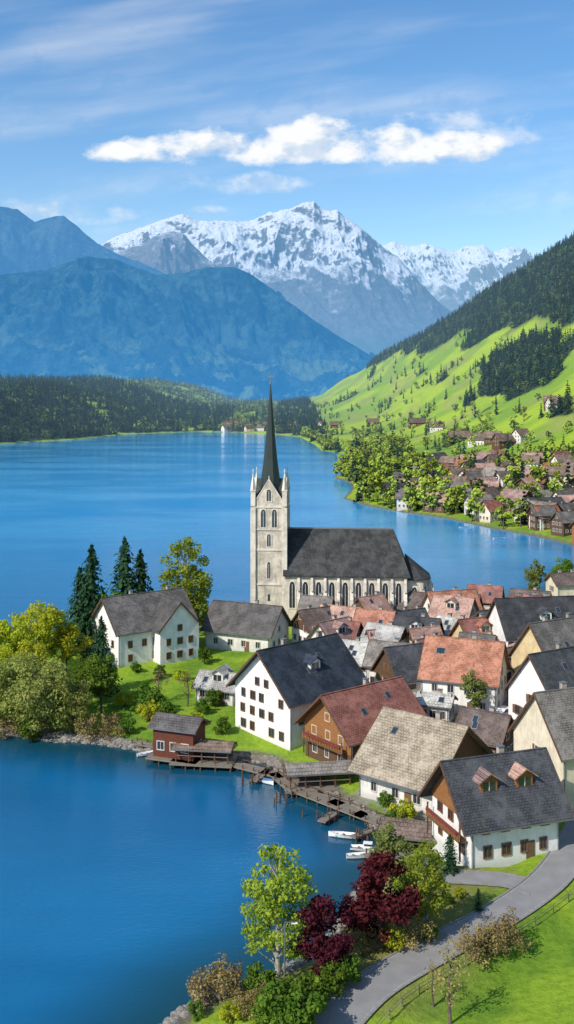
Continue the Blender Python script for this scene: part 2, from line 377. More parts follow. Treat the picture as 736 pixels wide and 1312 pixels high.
# ---------------------------------------------------------------- trees
def mesh_np(name,V,Fq,mi,mats):
    me=bpy.data.meshes.new(name); me.from_pydata([tuple(v) for v in V],[],Fq)
    for m in mats: me.materials.append(m)
    me.polygons.foreach_set('material_index',mi); me.update(); return me
def diamonds(C,N,size,asp=.6,rs=None):
    n=len(C); r=rs.randn(n,3); u=np.cross(N,r); u/=np.linalg.norm(u,axis=1)[:,None]+1e-9; v=np.cross(N,u)
    s=(size*(.6+.8*rs.rand(n)))[:,None]
    V=np.stack([C-u*s,C-v*s*asp,C+u*s,C+v*s*asp],1).reshape(-1,3); return V
def broadleaf(name,Ht,R,leaf,nclump=34,per=80,ls=.34,seed=1,base=.28,bark='bark',shape=1.0,sparse=1.0,col=.8,cr=1.0):
    rs=np.random.RandomState(seed); mb=MB(); mb.mt(bark)
    top=Vector((rs.randn()*.03*Ht,rs.randn()*.03*Ht,Ht*.8)); mid=Vector((rs.randn()*.02*Ht,0,Ht*.4)); tr=Ht*.014+.05
    mb.cone((0,0,-.6),mid,tr*1.3,tr*.8,bark); mb.cone(mid,top,tr*.8,tr*.15,bark,6)
    cz=Ht*(base+(1-base)/2); rz=Ht*(1-base)/2; cl=[]
    while len(cl)<nclump:
        p=rs.uniform(-1,1,3); d=np.linalg.norm(p)
        if d>1.08 or d<.25: continue
        k=1.0-.35*max(0,p[2])*shape-.15*max(0,-p[2])
        cl.append(((p[0]*R*k*.85,p[1]*R*k*.85,cz+p[2]*rz*.9),cr*R*(.15+.17*rs.rand())*(1.1-.3*abs(p[2]))))
    for c,r in cl[::2]:
        zb=max(Ht*base*.7,min(c[2]-R*.5,Ht*.72)); f=zb/(Ht*.8)
        s=mid.lerp(top,(zb-Ht*.4)/(Ht*.4)) if zb>Ht*.4 else Vector((0,0,0)).lerp(mid,zb/(Ht*.4))
        mb.cone(s,c,tr*.4,tr*.08,bark,5)
    V=[];
    for c,r in cl:
        n=int(per*sparse*(r/(R*.25))**1.5); d=rs.randn(n,3); d/=np.linalg.norm(d,axis=1)[:,None]
        rad=r*(.35+.85*rs.rand(n)**.6)[:,None]; C=np.array(c)+d*rad*np.array([1,1,col])
        N=d+rs.randn(n,3)*.6; N[:,2]+=.3; V.append(diamonds(C,N/np.linalg.norm(N,axis=1)[:,None],ls,.6,rs))
    V=np.concatenate(V); n0=len(mb.v); nf=len(V)//4
    Vt=mb.v+[tuple(v) for v in V]; Fq=mb.f+[(n0+4*i,n0+4*i+1,n0+4*i+2,n0+4*i+3) for i in range(nf)]
    return mesh_np(name,Vt,Fq,[0]*len(mb.f)+[1]*nf,[M[bark],M[leaf]])
def conifer(name,Ht,R,leaf='l_con',layers=26,nb=11,seg=5,seed=1,ls=.42,p=.9,z0=.08):
    rs=np.random.RandomState(seed); mb=MB(); mb.cone((0,0,-.6),(0,0,Ht*.97),Ht*.014+.05,.03,'bark',6)
    C=[];N=[];S=[]
    for i in range(layers):
        t=i/(layers-1); z=Ht*(z0+(1-z0)*t); r=R*((1-t)**p)*(.8+.35*rs.rand())+.12
        for j in range(max(4,int(nb*(1-.5*t)))):
            a=rs.rand()*6.283; rr=r*(.7+.4*rs.rand())
            for s in range(seg):
                q=(s+.6)/seg; x=rr*q
                C.append((math.cos(a)*x+rs.randn()*.1*r*.5,math.sin(a)*x+rs.randn()*.1*r*.5,z-rr*.35*q*q+rs.randn()*.08))
                N.append((math.cos(a)*.8+rs.randn()*.5,math.sin(a)*.8+rs.randn()*.5,.8)); S.append(ls*(1.15-.5*q)*(1.1-.5*t))
    C=np.array(C);N=np.array(N);N/=np.linalg.norm(N,axis=1)[:,None]
    V=diamonds(C,N,np.array(S),.55,rs); n0=len(mb.v); nf=len(V)//4
    Vt=mb.v+[tuple(v) for v in V]; Fq=mb.f+[(n0+4*i,n0+4*i+1,n0+4*i+2,n0+4*i+3) for i in range(nf)]
    return mesh_np(name,Vt,Fq,[0]*len(mb.f)+[1]*nf,[M['bark'],M[leaf]])
def place(name,me,px=None,s=1.0,world=None,zs=None,rot=None,z=None):
    if world: X,Y=world; Z=hz(X,Y)
    else: X,Y,Z=hit(*px)
    if z is not None: Z=z
    o=bpy.data.objects.new(name,me); COL.objects.link(o); o.location=(X,Y,Z-.05); o.scale=(s,s,zs or s)
    o.rotation_euler=(0,0,random.random()*6.28 if rot is None else rot); return o
def scatter(name,protos,pts,smin,smax):
    pts=np.array(pts); 
    if len(pts)==0: return
    idx=np.random.randint(0,len(protos),len(pts))
    root=empty(name,(0,0,0))
    for k,(cn,me) in enumerate(protos):
        P=pts[idx==k]; n=len(P)
        if n==0: continue
        a=np.random.rand(n)*6.283; s=(smin+(smax-smin)*np.random.rand(n))/2
        c=np.cos(a)*s; d=np.sin(a)*s
        Q=np.zeros((n,4,3))
        for i,(ux,uy) in enumerate(((-1,-1),(1,-1),(1,1),(-1,1))):
            Q[:,i,0]=P[:,0]+ux*c-uy*d; Q[:,i,1]=P[:,1]+ux*d+uy*c; Q[:,i,2]=P[:,2]
        m2=bpy.data.meshes.new(name+'_sites'); m2.from_pydata([tuple(v) for v in Q.reshape(-1,3)],[],[(4*i,4*i+1,4*i+2,4*i+3) for i in range(n)])
        e=bpy.data.objects.new(name+'_sites',m2); COL.objects.link(e); e.parent=root
        e.instance_type='FACES'; e.use_instance_faces_scale=True; e.show_instancer_for_render=False; e.show_instancer_for_viewport=False
        ch=bpy.data.objects.new(cn,me); COL.objects.link(ch); ch.parent=e
# ---------------------------------------------------------------- terrain sheet
def gridmesh(name,X,Y,Z):
    ny,nx=X.shape
    me=bpy.data.meshes.new(name); V=np.stack([X,Y,Z],-1).reshape(-1,3)
    me.vertices.add(nx*ny); me.vertices.foreach_set('co',V.ravel())
    i=np.arange(ny-1)[:,None]*nx+np.arange(nx-1)[None]; q=np.stack([i,i+1,i+nx+1,i+nx],-1).reshape(-1,4)
    nf=len(q); me.loops.add(nf*4); me.loops.foreach_set('vertex_index',q.ravel()); me.polygons.add(nf)
    me.polygons.foreach_set('loop_start',np.arange(nf)*4); me.polygons.foreach_set('loop_total',np.full(nf,4)); me.polygons.foreach_set('use_smooth',np.ones(nf,bool))
    me.update(); me.validate(); return me
def build_terrain():
    ux=np.linspace(-math.asinh(6000/60),math.asinh(6000/60),720); xs=60*np.sinh(ux)+5
    uy=np.linspace(-math.asinh(500/60),math.asinh(6400/60),800); ys=130+60*np.sinh(uy)
    X,Y=np.meshgrid(xs,ys); D=land_sd(X,Y); Z=height(X,Y)
    ny,nx=X.shape
    me=gridmesh('ground',X,Y,Z)
    c=np.zeros((ny,nx,4)); c[...,3]=1
    n=fbm(X/9,Y/9,4); n2=fbm(X/70,Y/70,4)
    g1=np.array([.25,.37,.03]); g2=np.array([.13,.24,.024])
    k=sst(n,.40,.68)[...,None]; col=g1*(1-k)+g2*k
    hm=sst(Y,350,700)[...,None]; k=sst(n2,.42,.62)[...,None]; far=np.array([.31,.42,.03])*(1-k)+np.array([.19,.31,.03])*k
    n3=fbm(X/30+4,Y/60,3); k=(sst(n3,.58,.66))[...,None]*.6; far=far*(1-k)+np.array([.28,.29,.08])*k
    k=(sst(np.sin(Z/5.+fbm(X/90,Y/90,2)*9),.6,.9)*.22)[...,None]; far=far*(1-k)+np.array([.13,.24,.03])*k
    col=col*(1-hm)+far*hm
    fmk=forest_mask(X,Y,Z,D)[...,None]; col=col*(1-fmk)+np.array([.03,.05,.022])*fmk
    vp=poly_mask(X,Y,VILL); vp=(vp*(n<.60)*1.0)[...,None]*.9
    col=col*(1-vp)+np.array([.25,.235,.21])*vp
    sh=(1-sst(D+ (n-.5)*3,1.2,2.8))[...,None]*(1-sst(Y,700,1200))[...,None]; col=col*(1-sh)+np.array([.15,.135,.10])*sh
    sc=(sst(24-D,4,14)*(Y<118)*(Y>40)*(X<26))[...,None]*sst(n,.38,.5)[...,None]*.8; col=col*(1-sc)+np.array([.22,.19,.07])*sc
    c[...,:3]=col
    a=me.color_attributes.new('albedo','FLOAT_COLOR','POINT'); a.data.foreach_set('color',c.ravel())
    m,T,b=newmat('ground_cover',.95,.1)
    at=T.add('ShaderNodeAttribute',attribute_name='albedo').outputs['Color']; p=T.n.new('ShaderNodeNewGeometry').outputs['Position']
    n=T.noise(p,1.1,6,.74); n2=T.noise(p,.12,4,.6)
    cc=T.mix(T.m('MULTIPLY',T.ss(n,.38,.68),.7),at,T.mix(1.,at,(.48,.58,.5),'MULTIPLY'))
    cc=T.mix(T.m('MULTIPLY',T.ss(n2,.45,.7),.4),cc,T.mix(1.,cc,(1.4,1.15,1.1),'MULTIPLY'))
    T.l.new(cc,b.inputs['Base Color']); bump(T,b,n,.7,.4); haze_emission(T,b.outputs[0]); me.materials.append(m)
    o=bpy.data.objects.new('ground',me); COL.objects.link(o)
def poly_mask(X,Y,P):
    ins=np.zeros(X.shape,bool)
    for i in range(len(P)):
        ax,ay=P[i];bx,by=P[(i+1)%len(P)]
        if by!=ay: ins^=((ay>Y)!=(by>Y))&(X<(bx-ax)*(Y-ay)/(by-ay)+ax)
    return ins
VILL=[W0(x,y,3) for x,y in [(375,805),(560,800),(800,790),(800,1010),(720,1045),(600,1050),(480,1045),(440,1010),(500,960),(470,880),(380,850)]]
def forest_mask(X,Y,Z,D):
    n=fbm(X/110+3,Y/170,4); n2=fbm(X/45+8,Y/45,3)
    up=sst(Z+(n-.5)*130,146,162)
    d2=((X-285)/46)**2+((Y-1230-(X-285)*1.4)/190)**2
    tong=sst(1.15-d2+(n2-.5)*1.6,0,.25)
    rows=sst(ridged(X/210+1.5,Y/300+2,2),.87,.91)*sst(Z,18,28)*sst(n2,.45,.51)
    m=np.clip(np.maximum(np.maximum(up,tong),rows),0,1)*(X>-50)*sst(Y,520,640)
    l=sst(-X,150,260)*sst(D,0,10)*(Y>900)*(Y<2400)*sst(n2,.31,.37)
    mid=(Y>1450)*(X<60)*sst(D,0,8)*sst(n2+.35*(n-.5),.47,.50)
    return np.clip(np.maximum(np.maximum(m,l),mid),0,1)
build_terrain()
# ---------------------------------------------------------------- lake
def build_lake():
    ux=np.linspace(-math.asinh(150),math.asinh(150),420); xs=60*np.sinh(ux)-20
    uy=np.linspace(-math.asinh(12),math.asinh(66),420); ys=130+60*np.sinh(uy)
    X,Y=np.meshgrid(xs,ys); me=gridmesh('lake_water',X,Y,X*0)
    D=-land_sd(X,Y)
    a=me.attributes.new('offshore','FLOAT','POINT'); a.data.foreach_set('value',D.ravel().astype(np.float32))
    m,T,b=newmat('lake_water',.06,.5)
    p=T.n.new('ShaderNodeNewGeometry').outputs['Position']; off=T.add('ShaderNodeAttribute',attribute_name='offshore').outputs['Fac']
    sp=T.add('ShaderNodeSeparateXYZ',{0:p})
    pn=T.noise(T.sc(p,(.006,.016,1)),1.,5,.6); pn2=T.noise(T.sc(p,(.02,.05,1)),1.,3,.5)
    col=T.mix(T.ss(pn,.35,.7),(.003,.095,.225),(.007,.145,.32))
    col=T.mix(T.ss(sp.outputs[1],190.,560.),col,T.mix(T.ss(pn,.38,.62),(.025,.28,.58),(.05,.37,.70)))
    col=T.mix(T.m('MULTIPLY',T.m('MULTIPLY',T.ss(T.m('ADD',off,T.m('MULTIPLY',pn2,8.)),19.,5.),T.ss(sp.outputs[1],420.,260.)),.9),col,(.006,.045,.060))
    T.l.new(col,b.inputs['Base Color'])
    w1=T.noise(T.sc(p,(.8,1.9,1)),1.,4,.62); w2=T.noise(T.sc(p,(.06,.16,1)),1.,3,.5)
    h=T.m('ADD',w1,T.m('MULTIPLY',w2,1.2)); bump(T,b,h,T.m('ADD',.14,T.m('MULTIPLY',T.m('MULTIPLY',T.ss(pn,.35,.65),T.ss(off,2.,25.)),.40)),.2)
    b.inputs['IOR'].default_value=1.33; b.inputs['Roughness'].default_value=.05
    me.materials.append(m); o=bpy.data.objects.new('lake_water',me); COL.objects.link(o)
build_lake()
# ---------------------------------------------------------------- mountains
def mountain(name,sky,Y0,Wf,spur,amp,hazec,haze,snow=None,seed=0,rock=(.22,.2,.18),forest=(.03,.06,.03),green=None,nx=560,ny=260,p=1.15,crest=.03,hz_h=1500,sth=(.56,.72),fine=.30,fcon=2.2):
    sx=np.array([(x-CX)/F*Y0 for x,y in sky]); sz=np.array([H+(HY-y)/F*Y0 for x,y in sky])
    xs=np.linspace(sx[0],sx[-1],nx); v=np.linspace(-1,.6,ny); X,V=np.meshgrid(xs,v)
    Y=Y0+V*Wf
    c=np.interp(X,sx,sz)
    wv=(fbm(X/spur*.5+seed*3,Y/spur*.5,3)-.5)*1.6
    av=np.abs(V)
    f=(1-av)**p
    r=ridged(X/spur+wv+seed,Y/(spur*2.0)+wv*.7,6,.5)
    r2=ridged(X/(spur*.28)+wv+.4*Y/spur,Y/(spur*.5)+seed,5,.6)
    g=np.minimum(av*5,1)*(1-av)**.6
    Z=c*f+amp*(r-.5)*g*(c/sz.max())+amp*fine*(r2-.5)*g+c*crest*(fbm(X/(spur*.12)+seed,Y/(spur*.12),5,.6)-.5)*(1-av)
    Z=np.where(av>.97,-60,Z)
    me=gridmesh(name,X,Y,Z)
    m,T,b=newmat(name+'_surface',.95,.05)
    geo=T.n.new('ShaderNodeNewGeometry'); pos=geo.outputs['Position']; sp=T.add('ShaderNodeSeparateXYZ',{0:pos}); nz=T.add('ShaderNodeSeparateXYZ',{0:geo.outputs['Normal']}).outputs[2]
    z=sp.outputs[2]; n=T.noise(pos,1/300.,6,.62); n2=T.noise(pos,1/60.,5,.68)
    rk=T.mix(T.ss(n2,.35,.7),rock,tuple(x*.45 for x in rock))
    tl=(snow or 3000)*.75
    base=T.mix(T.ss(T.m('ADD',z,T.m('MULTIPLY',n,900.)),tl,tl+350),T.mix(T.ss(T.m('ADD',T.m('MULTIPLY',n2,.5),T.m('MULTIPLY',n,.5)),.42,.60),forest,tuple(x*fcon for x in forest)),rk)
    if green: base=T.mix(T.m('MULTIPLY',T.ss(T.noise(pos,1/170.,5,.62),.52,.57),T.ss(z,green[1],green[0])),base,(.34,.44,.16))
    if snow:
        st=T.m('SINE',T.m('ADD',T.m('DIVIDE',T.m('ADD',z,T.m('MULTIPLY',sp.outputs[0],.45)),46.),T.m('MULTIPLY',n,9.)))
        thr=T.m('ADD',nz,T.m('ADD',T.m('MULTIPLY',T.m('SUBTRACT',n2,.5),.7),T.m('MULTIPLY',st,.07)))
        s=T.m('MULTIPLY',T.ss(T.m('ADD',z,T.m('MULTIPLY',T.m('SUBTRACT',n,.5),1900.)),snow-150,snow+350),T.ss(thr,*sth))
        base=T.mix(s,base,(.88,.90,.94))
    T.l.new(base,b.inputs['Base Color']); bump(T,b,n2,.9,60.)
    # aerial perspective painted into the surface as bluish emission, stronger near the valley floor
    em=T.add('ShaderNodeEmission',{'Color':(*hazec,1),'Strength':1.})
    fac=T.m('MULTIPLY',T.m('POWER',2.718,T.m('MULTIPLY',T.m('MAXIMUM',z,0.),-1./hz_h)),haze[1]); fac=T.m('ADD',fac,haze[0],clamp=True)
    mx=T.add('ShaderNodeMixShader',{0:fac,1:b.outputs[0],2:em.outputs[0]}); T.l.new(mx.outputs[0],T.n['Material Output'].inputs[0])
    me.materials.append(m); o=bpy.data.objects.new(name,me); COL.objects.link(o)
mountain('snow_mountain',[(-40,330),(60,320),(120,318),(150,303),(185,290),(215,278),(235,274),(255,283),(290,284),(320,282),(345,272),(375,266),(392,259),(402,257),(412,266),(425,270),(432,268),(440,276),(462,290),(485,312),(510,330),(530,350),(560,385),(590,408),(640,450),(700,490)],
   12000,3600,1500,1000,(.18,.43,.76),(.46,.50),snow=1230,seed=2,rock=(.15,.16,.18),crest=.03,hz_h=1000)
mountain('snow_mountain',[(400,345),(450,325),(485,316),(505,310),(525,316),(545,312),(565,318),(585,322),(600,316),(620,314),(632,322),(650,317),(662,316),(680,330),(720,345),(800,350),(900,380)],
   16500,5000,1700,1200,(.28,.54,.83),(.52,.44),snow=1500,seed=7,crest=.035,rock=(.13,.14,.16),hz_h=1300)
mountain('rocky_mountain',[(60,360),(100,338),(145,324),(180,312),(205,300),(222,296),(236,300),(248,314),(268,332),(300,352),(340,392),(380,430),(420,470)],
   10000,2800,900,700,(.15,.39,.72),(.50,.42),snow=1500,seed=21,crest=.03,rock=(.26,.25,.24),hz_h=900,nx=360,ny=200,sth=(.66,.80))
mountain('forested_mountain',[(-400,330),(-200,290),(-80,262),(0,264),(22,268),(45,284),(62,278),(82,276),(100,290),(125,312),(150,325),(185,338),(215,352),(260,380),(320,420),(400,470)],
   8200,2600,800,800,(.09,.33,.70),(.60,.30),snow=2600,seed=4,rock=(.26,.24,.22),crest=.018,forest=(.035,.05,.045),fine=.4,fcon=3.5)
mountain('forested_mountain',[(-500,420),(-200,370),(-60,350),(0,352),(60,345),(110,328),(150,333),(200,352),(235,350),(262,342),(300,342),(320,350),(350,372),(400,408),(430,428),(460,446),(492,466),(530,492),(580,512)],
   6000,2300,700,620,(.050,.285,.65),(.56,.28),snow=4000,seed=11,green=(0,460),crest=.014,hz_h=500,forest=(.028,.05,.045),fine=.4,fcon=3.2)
# ---------------------------------------------------------------- roads
def build_road(P,w,name,dz=0.0):
    mb=MB(); n=len(P); L=[];R=[]
    for i in range(n):
        d=P[min(i+1,n-1)]-P[max(i-1,0)]; d=d/np.hypot(d[0],d[1]); nx_,ny_=-d[1],d[0]; L.append((P[i][0]+nx_*w/2,P[i][1]+ny_*w/2,P[i][2]+dz)); R.append((P[i][0]-nx_*w/2,P[i][1]-ny_*w/2,P[i][2]+dz))
    for i in range(n-1):
        mb.face([R[i],R[i+1],L[i+1],L[i]],'asphalt')
        for A,sg in((L,1),(R,-1)):
            a=Vector(A[i]);c=Vector(A[i+1]); d=(c-a).normalized(); q=Vector((-d.y,d.x,0))*sg
            mb.prism([a,c,c+q*.18,a+q*.18],(0,0,.07),'kerb')
        if w>3.5:
            for sgn in(-1,1):
                k=.5+sgn*.45
                a=[Vector(R[i]).lerp(Vector(L[i]),k-.010),Vector(R[i+1]).lerp(Vector(L[i+1]),k-.010),Vector(R[i+1]).lerp(Vector(L[i+1]),k+.010),Vector(R[i]).lerp(Vector(L[i]),k+.010)]
                for v in a: v.z+=.005
                mb.face(a,'paint')
    mb.obj(name)
M['asphalt']=plain('asphalt',(.25,.245,.24),.9,.18,.5); M['kerb']=plain('kerb_stone',(.26,.25,.23),.8,.3); M['paint']=plain('road_paint',(.38,.38,.36),.7,.4)
for i,(P,w) in enumerate(ROADS): build_road(P,w,'road',dz=-.004*i)
P=ROADS[0][0]; mb=MB(); prev=None
for i in range(6,len(P)-10,3):
    d=P[i+1]-P[i-1]; d=d/np.hypot(d[0],d[1]); x,y=P[i][0]+d[1]*3.6,P[i][1]-d[0]*3.6; z=hz(x,y)
    mb.box((x-.05,y-.05,z-.3),(x+.05,y+.05,z+1.0),'deck')
    if prev:
        for dz in(.55,.9): mb.cone((prev[0],prev[1],prev[2]+dz),(x,y,z+dz),.03,.03,'deck',5)
    prev=(x,y,z)
mb.obj('wooden_fence')
# ---------------------------------------------------------------- church
def lancet(mb,x,y0,z0,w,h,R,k='glass',fr='stone_l',proud=.12):
    n=5; pts=[(x-w/2,z0),(x+w/2,z0),(x+w/2,z0+h*.72)]
    arc=[(x+w/2*math.cos(a*math.pi/2/n)**.7,z0+h*.72+h*.28*math.sin(a*math.pi/2/n)) for a in range(1,n+1)]
    arc2=[(2*x-px_,pz) for px_,pz in reversed(arc[:-1])]
    poly=pts+arc+arc2+[(x-w/2,z0+h*.72)]
    mb.face([R@Vector((a,y0-.03,b)) for a,b in poly],k)
    cxp,czp=x,z0+h*.5; out=[(cxp+(a-cxp)*(1+.5/w),czp+(b-czp)*(1+.5/h)) for a,b in poly]
    for i in range(len(poly)):
        j=(i+1)%len(poly)
        q=[R@Vector((poly[i][0],y0-proud,poly[i][1])),R@Vector((poly[j][0],y0-proud,poly[j][1])),R@Vector((out[j][0],y0-proud,out[j][1])),R@Vector((out[i][0],y0-proud,out[i][1]))]
        d=R.to_3x3()@Vector((0,proud+.02,0)); mb.prism(q,d,fr)
    mb.box((x-.05,y0-.09,z0),(x+.05,y0-.031,z0+h*.9),fr,R)
def church():
    X,Y,Z=hit(452,801); Z=3.0
    e=empty('church',(X,Y,Z),math.radians(-5))
    x0,x1=-16.5,13.0; Wd=14.; hw=11.2; rs_=9.6
    mb=MB(); mb.box((x0,0,-3),(x1,Wd,hw),'stone')
    mb.prism([(x0,0,hw+.003),(x0,Wd,hw+.003),(x0,Wd/2,hw+rs_)],(.4,0,0),'stone')
    a=[(x1,1.2),(x1+3.2,1.2),(x1+5.2,4.2),(x1+5.2,9.8),(x1+3.2,12.8),(x1,12.8)]
    mb.prism([(p[0],p[1],-3) for p in a],(0,0,3+9.6),'stone')
    mb.box((x0-.05,-.18,-3),(x1+.1,0,1.4),'stone_l'); mb.box((x0,-.25,hw-.55),(x1+.15,0,hw-.02),'stone_l')
    mb.obj('nave_walls',e)
    mb=MB(); R=Matrix.Identity(4)
    nb=9; step=(x1-x0-1)/nb
    for i in range(nb+1):
        x=x0+.5+i*step
        if i==0: continue
        mb.box((x-.38,-1.35,-3),(x+.38,-.19,5.2),'stone_l'); mb.prism([(x-.38,-1.35,5.2),(x-.38,-.001,5.2),(x-.38,-.001,7.0)],(.76,0,0),'stone_l')
        mb.box((x-.3,-.75,7.0),(x+.3,-.26,9.2),'stone_l'); mb.prism([(x-.3,-.75,9.2),(x-.3,-.26,9.2),(x-.3,-.26,10.4)],(.6,0,0),'stone_l')
    for p,q in ((a[1],(.3,-1)),(a[2],(1,-.3)),(a[3],(1,.3))):
        d=Vector((q[0],q[1],0)).normalized(); 
        Mx=Matrix.Translation((p[0],p[1],0))@Matrix.Rotation(math.atan2(d.y,d.x),4,'Z')
        mb.box((0.01,-.4,-3),(1.3,.4,7.4),'stone_l',Mx); mb.box((0.01,-.35,7.4),(.7,.35,9.0),'stone_l',Mx)
    mb.obj('buttresses',e)
    mb=MB()
    for i in range(nb): lancet(mb,x0+.5+(i+.5)*step,0,2.8,1.35,6.3,R)
    lancet(mb,x1+1.7,1.2,2.6,1.2,5.4,R)
    d=Vector((a[2][0]-a[1][0],a[2][1]-a[1][1],0)); ang=math.atan2(d.y,d.x); mid=((a[1][0]+a[2][0])/2,(a[1][1]+a[2][1])/2)
    lancet(mb,0,0,2.6,1.2,5.4,Matrix.Translation((*mid,0))@Matrix.Rotation(ang,4,'Z'))
    lancet(mb,0,0,2.6,1.2,5.4,Matrix.Translation((a[2][0],7,0))@Matrix.Rotation(math.pi/2,4,'Z'))
    mb.obj('lancet_windows',e)
    mb=MB(); rz=hw+rs_; yr=Wd/2; ov=.7; ze=hw-.8
    fl=(x0-.1,-ov,ze);fr=(x1+ov,-ov,ze);br=(x1+ov,Wd+ov,ze);bl=(x0-.1,Wd+ov,ze);r0=(x0-.1,yr,rz);r1=(x1-3.2,yr,rz)
    mb.prism([fl,fr,r1,r0],(0,0,.25),'r_church'); mb.prism([br,bl,r0,r1],(0,0,.25),'r_church'); mb.prism([fr,br,r1],(0,0,.25),'r_church')
    mb.box((x0-.1,yr-.15,rz+.1),(x1-3.2,yr+.15,rz+.42),'metal')
    apex=(x1-.5,7,15.0); aa=[(p[0]+(.5 if p[0]>x1 else 0),p[1]+(-.5 if p[1]<7 else .5),9.62) for p in a]
    for i in range(len(aa)-1): mb.prism([aa[i],aa[i+1],apex],(0,0,.2),'r_church')
    mb.obj('nave_roof',e)
    tx=x0-3.6; ty=4.6; s=3.9; t=MB(); ht=27.2
    t.box((tx-s,ty-s,-3),(tx+s,ty+s,ht),'stone')
    for z in(8,16.3,21.2,26.6): t.box((tx-s-.18,ty-s-.18,z),(tx+s+.18,ty+s+.18,z+.4),'stone_l')
    for sx in(-1,1):
        for sy in(-1,1):
            cx,cy=tx+sx*(s-.1),ty+sy*(s-.1)
            t.box((cx-.62,cy-.62,-3),(cx+.62,cy+.62,26.59),'stone_l')
            t.box((cx-.55,cy-.55,27.003),(cx+.55,cy+.55,30.6),'stone_l'); t.box((cx-.68,cy-.68,30.6),(cx+.68,cy+.68,30.9),'stone_l')
            t.cone((cx,cy,30.9),(cx,cy,35.4),.72,.03,'stone_l',4); t.cone((cx,cy,35.3),(cx,cy,35.9),.16,.16,'stone_l',6)
    for i in range(4):
        Rm=Matrix.Translation((tx,ty,0))@Matrix.Rotation(i*math.pi/2,4,'Z')
        q=[Rm@Vector(p) for p in((-s+.6,-s-.02,27.001),(s-.6,-s-.02,27.001),(s-.6,-s-.02,28),(0,-s-.02,33.2),(-s+.6,-s-.02,28))]
        d=Rm.to_3x3()@Vector((0,.45,0)); t.prism(q,d,'stone')
        t.cone(Rm@Vector((0,-s+.2,33)),Rm@Vector((0,-s+.2,34.3)),.2,.05,'stone_l',5)
        for g in(-1,1):
            t.prism([Rm@Vector((g*(s-.5),-s-.12,27.9)),Rm@Vector((0,-s-.12,33.25)),Rm@Vector((0,-s-.12,33.65)),Rm@Vector((g*(s-.5),-s-.12,28.3))],Rm.to_3x3()@Vector((0,.65,0)),'stone_l')
    t.obj('tower',e)
    t=MB()
    for i in range(4):
        Rm=Matrix.Translation((tx,ty,0))@Matrix.Rotation(i*math.pi/2,4,'Z')
        for g in(-1,1): lancet(t,g*1.35,-s,21.9,1.2,4.3,Rm)
        lancet(t,0,-s,17.3,.9,3.0,Rm); lancet(t,0,-s,9.6,.8,4.0,Rm)
        lancet(t,0,-s-.02,28.2,1.1,2.8,Rm)
        t.box((-.25,-s-.05,4.2),(.25,-s+.02,5.8),'glass',Rm)
    t.obj('tower_openings',e)
    t=MB()
    prof=[(27.6,3.75),(29.5,3.2),(33,2.45),(38,1.75),(46,.95),(56.4,.08)]
    for (za,ra),(zb,rb) in zip(prof,prof[1:]): t.cone((tx,ty,za),(tx,ty,zb),ra,rb,'r_spire',8)
    t.cone((tx,ty,56.3),(tx,ty,59.2),.09,.06,'metal',6); t.box((tx-.6,ty-.06,58.1),(tx+.6,ty+.06,58.3),'metal')
    t.cone((tx,ty,56.4),(tx,ty,56.9),.3,.3,'metal',8)
    for i in range(4):
        Rm=Matrix.Translation((tx,ty,0))@Matrix.Rotation(i*math.pi/2,4,'Z')
        for g in(-1,1): t.prism([Rm@Vector(p) for p in((0,-s-.1,33.3),(0,-1.2,33.3),(g*2.2,-1.6,30.2),(g*(s-.7),-s-.1,28.2))],(0,0,.12),'r_spire')
    t.obj('spire',e)
m_,T_,b_=newmat('spire_slate',.55,.3); o_=objc(T_); w_=T_.add('ShaderNodeTexWave',{'Vector':o_,'Scale':.9,'Distortion':.3},bands_direction='Z')
T_.l.new(T_.mix(w_.outputs['Fac'],(.018,.03,.028),(.035,.052,.048)),b_.inputs['Base Color']); M['r_spire']=m_
church()
# ---------------------------------------------------------------- main houses
house('white_house',(152,856),17.5,12,7.2,5.6,36,'white','r_ash',cols=(5,3),wing=(3.5,6.5,9,7.2,4.8),fr='framew',chim=2)
house('white_house',(345,838),15,10,4.2,4.6,-24,'offw','r_ash',rows=1,cols=(4,3),chim=1)
house('white_house',(372,962),16,13.5,7.9,6.2,42,'white','r_navy',rows=3,cols=(5,5),storey=2.5,fr='framew',chim=2,og=1.1,oe=1.1,gwin=2,dorm=1,skip=.12,sky=3)
house('timber_chalet',(450,993),14,10.5,5.6,4.6,38,'woodd','r_rust',upper=2.6,gk='wood',fr='frame',balc=[(3,2.9),(0,2.9)],rows=2,cols=(4,3),og=1.4,oe=1.3,chim=1,skip=0,sky=2)
house('stone_roof_house',(556,1046),12,14.5,4.3,5.6,-40,'offw','r_tan',gk='woodd',rows=1,cols=(3,4),og=1.0,oe=1.4,chim=1,sky=1)
house('white_chalet',(604,1113),11.5,9.5,5.4,5.0,19,'white','r_dark',gk='wood',fr='framew',shut=False,rows=2,cols=(4,3),balc=[(3,2.8)],dorm=2,dormk='r_pink',og=1.4,oe=1.1,chim=1,skip=0)
